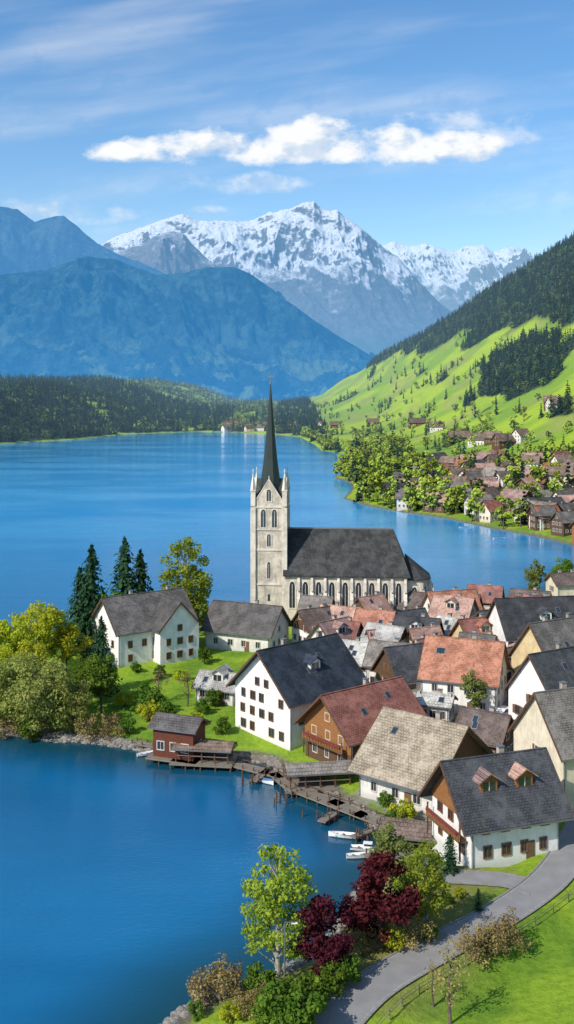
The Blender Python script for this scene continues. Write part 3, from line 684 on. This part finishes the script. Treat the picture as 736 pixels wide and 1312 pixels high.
spec=[
 ((396,832),9,8,4.5,4,28,'white','r_brown'),((452,830),10,8,4.5,4.2,-28,'cream','r_pink'),((428,858),9,9,5,4.6,38,'offw','r_pink'),((498,838),9,8,5,4,-25,'white','r_red'),
 ((505,862),9,8,5,4,-32,'cream','r_silver'),((474,884),8,8,5,3.5,-25,'offw','r_silver'),((520,888),9,8,5,4,-22,'white','r_grey'),((556,852),10,8,5,4.4,-25,'offw','r_dark'),
 ((520,838),8,7,5,4.2,30,'woodd','r_dark'),((560,818),11,8,5,4.4,20,'white','r_red'),((598,826),10,8,6,4.5,-30,'cream','r_pink'),((652,872),17,12,8,6.,12,'white','r_dark'),
 ((604,862),10,9,6,4.5,24,'yellow','r_rust'),((636,920),12.5,11,5.6,5.4,-24,'white','r_red'),((512,910),11,9,5,4.6,22,'offw','r_dark'),((662,812),9,8,5,3.6,15,'white','r_red'),
 ((700,806),10,8,5,4,-25,'cream','r_brown'),((708,912),11,10,7.5,6,28,'yellow','r_grey'),((712,962),11,10,7,6,30,'white','r_dark'),((722,1044),13,11,7.5,6.2,24,'cream','r_grey'),
 ((715,790),8,8,8.5,2.5,10,'cream','r_brown'),((630,838),9,8,5,4.2,30,'offw','r_dark'),((575,880),7,7,4.5,3.6,25,'white','r_dark'),((610,804),8,7,4.5,3.5,-20,'white','r_brown'),
 ((575,930),6,5,3.4,1.2,-20,'white','r_silver'),((300,905),9,6,3,2.4,-25,'offw','r_silver'),((695,850),9,8,6,4.4,-25,'white','r_brown'),((748,905),10,9,7,5,25,'white','r_dark'),
 ((640,985),8,7,4.0,3.6,-38,'woodd','r_brown'),((545,872),7,6,4.5,3.4,30,'white','r_rust'),((480,858),7,6,4.5,3.4,20,'white','r_pink'),((672,835),8,7,5,3.8,20,'cream','r_red'),
 ((420,812),8,7,5,3.6,-15,'offw','r_grey'),((472,812),8,7,5,3.6,35,'white','r_pink'),((538,806),8,7,5,3.8,-35,'cream','r_brown'),((640,795),9,7,5,3.6,-15,'cream','r_red'),
 ((452,850),7,6,5,3.6,-35,'white','r_rust'),((535,862),7,6,5,3.8,25,'cream','r_pink'),((588,846),7,6,5,3.6,-35,'offw','r_silver'),((628,872),7,6,5,3.8,-20,'white','r_ash'),
 ((660,892),7,6,5,3.6,30,'woodd','r_brown'),((548,902),7,6,4.4,3.6,-30,'woodd','r_grey'),((700,882),8,7,5,3.8,-28,'offw','r_pink'),((720,938),7,6,5,3.6,-30,'white','r_red'),((598,896),6,5,4,3,20,'cream','r_brown'),((495,880),6,5,4,3,30,'white','r_ash'),((440,882),6,5,3.5,3,-25,'woodd','r_rust')]
for i,(px,L,Wd,h,r,dg,wl,rf) in enumerate(spec):
    q=1.0 if L>=11 else .84
    house('village_house',px,L*q,Wd*q,h*(.5+.5*q),r*q,dg+random.uniform(-4,4),wl,rf,cols=(random.choice((3,4)),3),rows=2 if h>4.4 else 1,fr=random.choice(('frame','framew')),shut=random.random()<.4,chim=random.choice((1,1,2)),oe=.55,og=.55,dorm=(1 if random.random()<.4 and L>8 else 0),gk=('woodd' if random.random()<.3 else None),storey=2.4,sky=random.choice((0,1,2)))
# ---------------------------------------------------------------- waterfront
def boathouse(px,L,W,h,r,deg,wall='redwood',roof='r_grey',open_=False,name='boathouse',z=.9):
    X,Y=W0(px[0],px[1],z); e=empty(name,(X,Y,z),math.radians(deg)); mb=MB()
    mb.box((-L/2-.8,-W/2-1.0,-.25),(L/2+.8,W/2+1,0),'deck')
    for x in np.linspace(-L/2-.6,L/2+.6,5):
        for y in(-W/2-.8,0,W/2+.8): mb.cone((x,y,-4),(x,y,.0),.14,.12,'woodd',6)
    mb.obj('deck_and_piles',e); mb=MB()
    if open_:
        for x in np.linspace(-L/2,L/2,5):
            for y in(-W/2,W/2): mb.box((x-.09,y-.09,0.01),(x+.09,y+.09,h),'woodd')
        mb.box((-L/2,W/2-.05,.01),(L/2,W/2+.05,h),'woodd'); mb.box((-L/2,-W/2-.04,.9),(L/2,-W/2+.04,1.0),'deck')
    else:
        mb.box((-L/2,-W/2,.01),(L/2,W/2,h),wall)
        for s in(-1,1): mb.prism([(s*L/2,-W/2,h+.003),(s*L/2,W/2,h+.003),(s*L/2,0,h+r)],(-s*.2,0,0),wall)
        windows(mb,0,L,W,h,1,3,'frame',z0=1.2,skip=0); windows(mb,3,L,W,h,1,1,'frame',z0=1.2,skip=0); windows(mb,1,L,W,h,1,1,'frame',z0=1.2,skip=0)
    mb.obj('walls',e); mb=MB(); gableroof(mb,L,W,h,r,roof,.5,.6); mb.obj('roof',e)
boathouse((230,966),6.8,4.4,4.6,1.2,-20,'redwood','r_ash')
boathouse((262,972),8,3.6,2.0,.5,-8,open_=True,roof='r_brown')
boathouse((408,1003),8.5,3.6,2.1,.6,8,open_=True,roof='r_grey',name='boat_shelter')
boathouse((530,1080),7.0,4.6,1.7,.8,-15,open_=True,roof='r_brown',name='boat_shelter')
def jetty(a,b,w,name='jetty',z=.7):
    ax,ay=W0(*a,z);bx,by=W0(*b,z); L=math.hypot(bx-ax,by-ay); e=MB(); e.box((0,-w/2,-.18),(L,w/2,0),'deck')
    for x in np.arange(.4,L,2.0):
        for y in(-w/2+.1,w/2-.1): e.cone((x,y,-4),(x,y,.55),.12,.1,'woodd',6)
    for x in np.arange(.4,L-2,2.0): e.box((x,w/2-.14,.42),(x+2,w/2-.08,.5),'woodd')
    e.obj(name,None,(ax,ay,z),math.atan2(by-ay,bx-ax))
jetty((300,978),(372,996),2.2); jetty((385,1012),(470,1045),2.4); jetty((350,990),(380,1016),1.6); jetty((425,1030),(455,1020),2.0); jetty((468,1096),(520,1088),1.3); jetty((170,950),(215,958),1.6); jetty((458,1040),(500,1056),2.5)
jetty((430,1040),(412,1052),1.2); jetty((345,985),(325,1000),1.2); jetty((478,1062),(452,1072),1.1)
mb=MB()
for i in range(26):
    t=random.random(); x=300+200*t; y=990+95*t+random.uniform(2,16); X_,Y_=W0(x,y); mb.cone((X_,Y_,-3),(X_+random.uniform(-.1,.1),Y_,random.uniform(.6,1.5)),.12,.1,'woodd',6)
mb.obj('mooring_posts')
i0=shore_px.index((235,974)); i1=shore_px.index((492,1072)); mb=MB()
for i in range(i0,i1):
    a=Vector((*SP[i],-2));c=Vector((*SP[i+1],-2)); d=(c-a).normalized(); q=Vector((-d.y,d.x,0))*.7
    mb.prism([a+d*.01,c-d*.01,c-d*.01+q,a+d*.01+q],(0,0,2.75+.02*(i%3)),'quay')
mb.obj('stone_quay_wall')
def rockmesh():
    import bmesh
    bm=bmesh.new(); bmesh.ops.create_icosphere(bm,subdivisions=2,radius=.5)
    for v in bm.verts: v.co*= .75+.5*random.random(); v.co.z*=.6
    me=bpy.data.meshes.new('rock'); bm.to_mesh(me); bm.free(); me.materials.append(M['rock']); return me
rk=rockmesh()
X=np.random.uniform(-90,40,160000);Y=np.random.uniform(70,240,160000);D=land_sd(X,Y);k=(D>-.5)&(D<1.3)&(np.random.rand(len(X))<.75)
scatter('shore_rocks',[('rock',rk)],np.stack([X,Y,np.clip(height(X,Y),0,9)],1)[k],.3,1.2)
def boat(px,L,deg,cover=False,z=0.05,cabin=False,name='rowing_boat'):
    X,Y=W0(px[0],px[1],0); mb=MB(); st=9; W=L*.3
    rows=[]
    for i in range(st):
        t=i/(st-1); w=W/2*(1-(max(0,t-.35)/.65)**2.2)*(.8+.2*min(1,t*4)); sh=.38+.25*t*t; x=(t-.5)*L
        rows.append([(x,-w,sh),(x,-w*.75,.05),(x,0,-.15+.12*t),(x,w*.75,.05),(x,w,sh)])
    for i in range(st-1):
        for j in range(4): mb.face([rows[i][j],rows[i+1][j],rows[i+1][j+1],rows[i][j+1]],'boatw')
    mb.face(rows[0],'boatw')
    if cover:
        for i in range(st-1):
            mb.face([rows[i][0],rows[i+1][0],(rows[i+1][2][0],0,rows[i+1][0][2]+.25),(rows[i][2][0],0,rows[i][0][2]+.25)],'boatb'); mb.face([(rows[i][2][0],0,rows[i][0][2]+.25),(rows[i+1][2][0],0,rows[i+1][0][2]+.25),rows[i+1][4],rows[i][4]],'boatb')
    else:
        for x in(-.25,.05,.25): mb.box((x*L-.12,-W*.36,.22),(x*L+.12,W*.36,.27),'deck')
        for i in range(st-1): mb.face([(rows[i][0][0],rows[i][0][1]*.85,.1),(rows[i+1][0][0],rows[i+1][0][1]*.85,.1),(rows[i+1][4][0],rows[i+1][4][1]*.85,.1),(rows[i][4][0],rows[i][4][1]*.85,.1)],'deck')
    if cabin: mb.box((-.1*L,-W*.28,.3),(.18*L,W*.28,1.0),'boatw'); mb.box((-.07*L,-W*.285,.65),(.182*L,W*.285,.9),'glass')
    mb.obj(name,None,(X,Y,z),math.radians(deg))
boat((442,1073),4.2,170,False,name='motor_boat'); boat((470,1090),4.0,-10,False,cabin=True,name='motor_boat'); boat((462,1099),3.4,5); boat((340,1003),3.2,-40,True); boat((188,968),3.0,20); boat((640,690),5,10,True); boat((596,676),5,5,True)
def car(px,deg,k,world=None):
    X,Y,Z=hit(*px) if world is None else (*world,hz(*world)); mb=MB()
    body=[(-2.1,.35),(2.1,.35),(2.15,.75),(1.9,.88),(1.05,.95),(.5,1.42),(-1.1,1.45),(-1.75,.98),(-2.1,.9)]
    mb.prism([(x,-.85,z) for x,z in body],(0,1.7,0),k)
    for y in(-.86,.86): mb.prism([(x,y-.01,z) for x,z in((-1.45,.95),(.9,.95),(.42,1.36),(-1.05,1.38))],(0,.02,0),'glass')
    mb.prism([(1.02,-.7,.98),(1.02,.7,.98),(.55,.65,1.38),(.55,-.65,1.38)],(.05,0,.03),'glass')
    for x in(-1.3,1.3):
        for y in(-.88,.68): mb.cone((x,y,.33),(x,y+.2,.33),.33,.33,'rubber',12)
    mb.obj('parked_car',None,(X,Y,Z+.12),math.radians(deg))
car((668,905),60,'carpaint'); car((655,945),20,'carred'); car((690,965),70,'boatw'); car((648,918),40,'boatw')
def pole(px,h,name='street_lamp'):
    X,Y,Z=hit(*px); mb=MB(); mb.cone((0,0,-.3),(0,0,h),.09,.06,'metal',8); mb.box((0,-.05,h-.05),(.9,.05,h+.03),'metal'); mb.box((.6,-.12,h-.12),(1.15,.12,h-.05),'boatw'); mb.obj(name,None,(X,Y,Z))
pole((365,1290),7.6); pole((668,1040),6.5)
# ---------------------------------------------------------------- trees
B1=broadleaf('maple_mesh',13,5.2,'l_yel',64,125,.23,1,cr=.95); B1b=broadleaf('maple_mesh_b',12,5.0,'l_yel',60,125,.23,11,cr=.95)
B2=broadleaf('birch_mesh',17,4.6,'l_bir',80,95,.24,2,base=.12,bark='barkw',cr=.85); B3=broadleaf('green_mesh',11,4.2,'l_grn',50,120,.22,3)
B4=broadleaf('willow_mesh',12,5,'l_wil',66,115,.22,4,base=.05,shape=.4,cr=.95); B5=broadleaf('copper_mesh',9,3.6,'l_red',54,120,.2,5,base=.08,cr=.9)
B6=broadleaf('bushmesh',3.2,2.0,'l_grn',22,90,.15,6,base=.0); B7=broadleaf('twigbush',3.6,2.6,'l_brn',30,60,.12,7,base=.0,sparse=.8); B8=broadleaf('sapling_mesh',6,1.8,'l_brn',26,28,.11,8,base=.2,sparse=.7)
B9=broadleaf('lime_mesh',11,3.4,'l_bir',76,105,.16,9,base=.10,cr=.85,bark='barkw'); B10=broadleaf('olive_mesh',10,3,'l_ol',36,90,.2,10,base=.3); B11=broadleaf('blossom_mesh',5,2.4,'l_pnk',24,80,.2,12,base=.3)
B12=broadleaf('ybush',3.,1.8,'l_yel',20,90,.14,13,base=.0)
C1=conifer('spruce_mesh',15,5.6,seed=1,ls=.62,nb=20,layers=32,p=.7); C2=conifer('spruce_mesh_b',14,4.6,seed=2,p=.6,ls=.60,nb=18,layers=30); C3=conifer('cypress_mesh',6,1.6,seed=3,layers=22,ls=.28,p=.45,z0=0,nb=14)
T_=place
T_('maple_tree',B1,(50,868),1.15); T_('maple_tree',B1b,(12,880),1.05); T_('maple_tree',B1b,(85,866),.85); T_('maple_tree',B1b,(40,900),.9); T_('maple_tree',B1,(2,905),.85)
T_('willow_tree',B4,(58,945),1.1); T_('willow_tree',B4,(15,938),1.1); T_('willow_tree',B4,(-35,935),1.1); T_('maple_tree',B1,(-30,890),1.1); T_('willow_tree',B4,(90,938),.8); T_('willow_tree',B4,(35,925),1.0)
T_('spruce_tree',C1,(118,838),1.15,zs=1.50); T_('spruce_tree',C2,(160,812),1.35,zs=1.55); T_('spruce_tree',C2,(180,812),1.2,zs=1.35); T_('spruce_tree',C1,(102,832),.95,zs=1.15); T_('oak_tree',B3,(140,822),1.0)
T_('spruce_tree',C1,(130,888),.72,zs=.92); T_('oak_tree',B3,(130,915),.95); T_('oak_tree',B3,(110,905),.8)
T_('birch_tree',B2,(238,818),1.38,zs=1.40); T_('birch_tree',B2,(252,815),1.0); T_('oak_tree',B3,(222,812),.7); T_('blossom_tree',B11,(140,836),1.0,zs=1.9)
for p,s,m,n in [((190,925),1.3,B12,'bush'),((215,928),1.2,B6,'bush'),((180,912),1.0,B6,'bush'),((140,945),1.1,B7,'bush'),((115,948),1.2,B7,'bush'),((165,940),.9,B6,'bush'),((275,905),1.0,B6,'bush'),((250,930),.9,B12,'bush'),((40,950),1.2,B6,'bush'),((5,945),1.1,B7,'bush'),
   ((285,800),1.6,B12,'bush'),((300,795),1.5,B6,'bush'),((312,800),1.4,B7,'bush'),((270,800),1.5,B6,'bush'),((205,868),.8,B6,'bush'),((175,862),.7,B6,'bush'),((232,872),.9,B12,'bush'),((262,850),1.0,B6,'bush'),((205,900),1.1,B8,'sapling_tree'),((240,905),1.1,B8,'sapling_tree'),
   ((185,890),.8,B6,'bush'),((200,915),1.4,B6,'bush'),((260,915),.9,B6,'bush'),((160,905),1.0,B12,'bush'),((285,940),.9,B6,'bush'),
   ((515,1055),1.1,B12,'bush'),((505,1062),.8,B6,'bush'),((495,1035),.7,B6,'bush'),((650,1000),.8,B6,'bush')]: T_(n,m,p,s)
T_('birch_tree',B9,(357,1262),1.14,zs=1.25); T_('copper_beech_tree',B5,(413,1258),.88); T_('copper_beech_tree',B5,(488,1216),1.05); T_('copper_beech_tree',B5,(470,1212),.75)
T_('birch_tree',B9,(545,1196),.82,zs=.85); T_('birch_tree',B9,(520,1190),.55); T_('cypress_tree',C3,(577,1118),.85,zs=.7); T_('olive_tree',B10,(505,1160),.9); T_('cypress_tree',C3,(613,1168),.4)
for p,s,m in [((282,1284),1.1,B7),((262,1284),.8,B7),((300,1275),.8,B7),((335,1280),1.0,B6),((375,1312),1.2,B6),((400,1300),1.1,B6),((430,1275),.9,B6),((355,1325),1.3,B6),((445,1262),.9,B6),((340,1298),.7,B7),((390,1330),1.3,B6),
   ((535,1212),.8,B7),((505,1215),.8,B12),((550,1205),.6,B6),((465,1225),.8,B7),((610,1232),.9,B7),((630,1225),.8,B7),((650,1215),1.0,B7),((620,1218),.7,B7),((470,1185),.8,B6),((455,1205),.7,B7),((520,1135),.6,B6),((575,1160),.4,B6),((315,1300),.6,B7),((295,1310),.6,B12),((250,1305),.5,B6),((420,1245),.6,B12),((590,1150),.4,B12),((540,1150),.6,B6)]: T_('shrub',m,p,s)
T_('sapling_tree',B8,(578,1312),1.05,zs=1.2); T_('sapling_tree',B8,(556,1290),.7); T_('olive_tree',B10,(609,925),.85); T_('olive_tree',B10,(684,778),1.1,zs=1.25); T_('oak_tree',B3,(720,760),.9)
for p in [(560,1040),(700,985),(545,925),(655,960),(590,945),(730,860),(690,890),(470,850),(520,905),(490,900),(425,870),(600,880),(640,850),(560,870),(405,850)]: T_('bush',random.choice((B6,B12)),p,.6)
# distant masses
f1=broadleaf('far_tree',11,4.0,'l_far',16,16,.85,21); f2=broadleaf('far_tree_b',14,3.8,'l_far',16,16,.85,22); f3=broadleaf('far_tree_c',10,4.2,'l_ofar',14,14,.9,23)
c1=conifer('far_spruce',16,3.4,'l_cfar',10,6,2,31,1.6); c2=conifer('far_spruce_b',14,3.2,'l_cfar',9,6,2,32,1.6)
def cand(n,xa,xb,ya,yb):
    X=np.random.uniform(xa,xb,n);Y=np.random.uniform(ya,yb,n); D=land_sd(X,Y); Z=height(X,Y); return X,Y,Z,D
X,Y,Z,D=cand(85000,-20,1500,520,3600); fm=forest_mask(X,Y,Z,D); vis=(X<.34*Y+120)
k=(fm>.5)&(D>3)&vis&(np.random.rand(len(X))<np.where(Y<2000,1.,.7)); print('hill trees',k.sum())
scatter('spruce_forest',[('spruce',c1),('spruce',c2),('spruce',c1),('beech',f3)],np.stack([X,Y,Z-.5],1)[k],.75,1.25)
cl=fbm(X/60+5,Y/60,3)
k=(fm<.3)&(D>30)&vis&(Z>8)&(Z<200)&(Y<2400)&(np.random.rand(len(X))<np.where(cl>.62,.16,.006))
scatter('meadow_trees',[('spruce',c1),('beech',f1),('beech',f3),('spruce',c2)],np.stack([X,Y,Z-.5],1)[k],.5,1.0)
X,Y,Z,D=cand(26000,-1500,-120,900,2400); fm=forest_mask(X,Y,Z,D); k=(fm>.5)&(D>2)&(X>-.36*Y-60); print('left',k.sum())
scatter('mixed_forest',[('spruce',c1),('spruce',c1),('spruce',c2),('beech',f3)],np.stack([X,Y,Z-.5],1)[k],.8,1.3)
X,Y,Z,D=cand(30000,-1300,100,1450,4200); fm=forest_mask(X,Y,Z,D); k=(fm>.5)&(D>2)&(X>-.33*Y)&(np.random.rand(len(X))<.5)
scatter('mixed_forest',[('spruce',c1),('beech',f3),('beech',f3),('beech',f1)],np.stack([X,Y,Z-.5],1)[k],.7,1.2)
X,Y,Z,D=cand(60000,-60,420,430,1500); nn=fbm(X/35,Y/35,3)
k=((D>1)&(D<12)&(nn>.48)&(np.random.rand(len(X))<.35))|((D>2)&(D<55)&(Y>560)&(Y<1000)&(nn>.45)&(np.random.rand(len(X))<.35))|((Z>4)&(Z<40)&(nn>.62)&(np.random.rand(len(X))<.05))|((D>10)&(D<160)&(Y<640)&(nn>.52)&(np.random.rand(len(X))<.06))
print('shore',k.sum()); scatter('shoreline_trees',[('beech',f1),('birch',f2),('beech',f3),('birch',f2),('spruce',c2)],np.stack([X,Y,Z-.3],1)[k],.6,1.25)
# ---------------------------------------------------------------- far village
random.seed(5); cnt=0; used=[]
roofs=['r_brown','r_brown','r_grey','r_pink','r_dark','r_ash','r_brown','r_rust']
while cnt<72:
    x=random.uniform(500,760); lo=np.interp(x,[500,560,640,760],[634,598,592,598]); hi=np.interp(x,[500,570,640,700,760],[648,658,672,684,694]); y=random.uniform(lo,hi)
    X_,Y_,Z_=hit(x,y)
    if any((X_-a)**2+(Y_-b)**2<14**2 for a,b in used): 
        if random.random()<.97: continue
    used.append((X_,Y_)); cnt+=1
    house('lakeside_house',None,random.uniform(8,13),random.uniform(7,10),random.uniform(4.5,6.5),random.uniform(3,4.2),random.uniform(-50,60),random.choice(('white','cream','offw','woodd','wood','woodd')),random.choice(roofs),world=(X_,Y_),corner=False,chim=1,cols=(4,3),lowd=True)
for px,L,Wd,h in [((680,668),16,9,7.5)]: house('lakeside_hotel',px,L,Wd,h,2.2,12,'white','r_dark',rows=3,cols=(7,3),storey=2.4,chim=1)
for px,L,dg in [((588,566),24,10),((612,570),18,-25),((650,572),26,20),((632,568),16,-20),((535,546),26,5),((718,524),26,12),((705,522),12,-20),((668,566),14,30),((478,545),20,10),((430,548),20,0),((560,552),18,-15)]:
    house('hillside_farmhouse',px,L*.8,11,5,5,dg,'woodd' if random.random()<.8 else 'offw','r_brown',chim=1,cols=(5,3),corner=False)
random.seed(9)
for i in range(20):
    x=random.uniform(285,420); y=random.uniform(546,553); house('lakeside_house',None,13,11,6,4.5,random.uniform(-40,40),random.choice(('white','cream','offw')),random.choice(('r_brown','r_brown','r_grey')),world=hit(x,y)[:2],corner=False,chim=0,cols=(4,3),lowd=True)
# ---------------------------------------------------------------- sun, sky
EL,AZ=40,-133   # azimuth clockwise from +Y (view direction)
sd=Vector((math.sin(math.radians(AZ))*math.cos(math.radians(EL)),math.cos(math.radians(AZ))*math.cos(math.radians(EL)),math.sin(math.radians(EL))))
l=bpy.data.lights.new('sun','SUN'); l.energy=5.0; l.angle=math.radians(.5); l.color=(1,.94,.84)
so=bpy.data.objects.new('sun',l); COL.objects.link(so); so.rotation_euler=sd.to_track_quat('Z','Y').to_euler(); so.location=(0,-50,200)
w=bpy.data.worlds.new('World'); scene.world=w; w.use_nodes=True; T=NT(w.node_tree); bg=T.n['Background']
sk=T.add('ShaderNodeTexSky',sky_type='NISHITA',sun_disc=False); sk.sun_elevation=math.radians(EL); sk.sun_rotation=math.radians(AZ); sk.air_density=1.0; sk.dust_density=.5; sk.ozone_density=1.6
dv=T.n.new('ShaderNodeTexCoord').outputs['Generated']; sp=T.add('ShaderNodeSeparateXYZ',{0:dv}); yy=T.m('MAXIMUM',T.m('ABSOLUTE',sp.outputs[1]),.12)
az=T.m('DIVIDE',sp.outputs[0],yy); el=T.m('DIVIDE',sp.outputs[2],yy)
uv=T.add('ShaderNodeCombineXYZ',{0:az,1:T.m('MULTIPLY',el,1.5),2:0.}).outputs[0]
n1=T.noise(uv,20.,6,.58); uv2=T.add('ShaderNodeVectorMath',{0:uv,1:(-.008,.018,0)},operation='ADD').outputs[0]; n1b=T.noise(uv2,20.,4,.55)
def blob(cx,cy,rx,ry):
    a=(cx-CX)/F; e_=(HY-cy)/F; u=T.m('DIVIDE',T.m('SUBTRACT',az,a),rx/F); v=T.m('DIVIDE',T.m('SUBTRACT',el,e_),ry/F)
    return T.m('SUBTRACT',1.,T.m('ADD',T.m('MULTIPLY',u,u),T.m('MULTIPLY',v,v)))
def union(bl):
    r=bl[0]
    for q in bl[1:]: r=T.m('MAXIMUM',r,q)
    return r
big=union([blob(165,192,75,18),blob(270,188,110,24),blob(390,178,90,34),blob(480,184,100,30),blob(580,188,90,23),blob(430,196,240,16)])
thin=union([blob(320,236,95,16),blob(590,152,100,22),blob(80,272,120,20),blob(262,270,30,8),blob(640,175,60,20)])
dn=T.ss(T.m('ADD',big,T.m('MULTIPLY',T.m('SUBTRACT',n1,.49),3.4)),.0,.95)
dt=T.m('MULTIPLY',T.ss(T.m('ADD',thin,T.m('MULTIPLY',T.m('SUBTRACT',n1,.5),4.0)),.0,1.8),.75)
cr=T.noise(T.add('ShaderNodeCombineXYZ',{0:T.m('ADD',T.m('MULTIPLY',az,2.2),T.m('MULTIPLY',el,2.)),1:T.m('SUBTRACT',T.m('MULTIPLY',el,17.),T.m('MULTIPLY',az,2.6)),2:0.}).outputs[0],1.2,5,.5)
ci=T.m('MULTIPLY',T.ss(cr,.40,.85),.42)
den=T.m('MAXIMUM',T.m('MAXIMUM',dn,dt),ci)
den=T.m('MULTIPLY',den,T.ss(sp.outputs[2],.01,.1))
light=T.ss(T.m('ADD',T.m('SUBTRACT',n1,n1b),T.m('MULTIPLY',T.m('SUBTRACT',el,.245),1.4)),-.13,.07)
cc=T.mix(light,(4.6,5.4,6.5),(7.0,7.1,7.2))
skc=T.add('ShaderNodeHueSaturation',{'Saturation':1.28,'Value':1.22,'Color':sk.outputs[0]}).outputs[0]
T.l.new(T.mix(den,skc,cc),bg.inputs['Color']); bg.inputs['Strength'].default_value=.14
# ---------------------------------------------------------------- camera
cam=bpy.data.cameras.new('camera'); co=bpy.data.objects.new('camera',cam); COL.objects.link(co); co.location=(0,0,H); co.rotation_euler=(math.pi/2,0,0)
cam.sensor_fit='VERTICAL'; cam.sensor_height=24; cam.lens=24*F/1312; cam.shift_y=-146/1312; cam.clip_start=1; cam.clip_end=60000
scene.camera=co
scene.view_settings.view_transform='Standard'; scene.view_settings.look='None'; scene.view_settings.exposure=0
print('objects',len(bpy.data.objects))
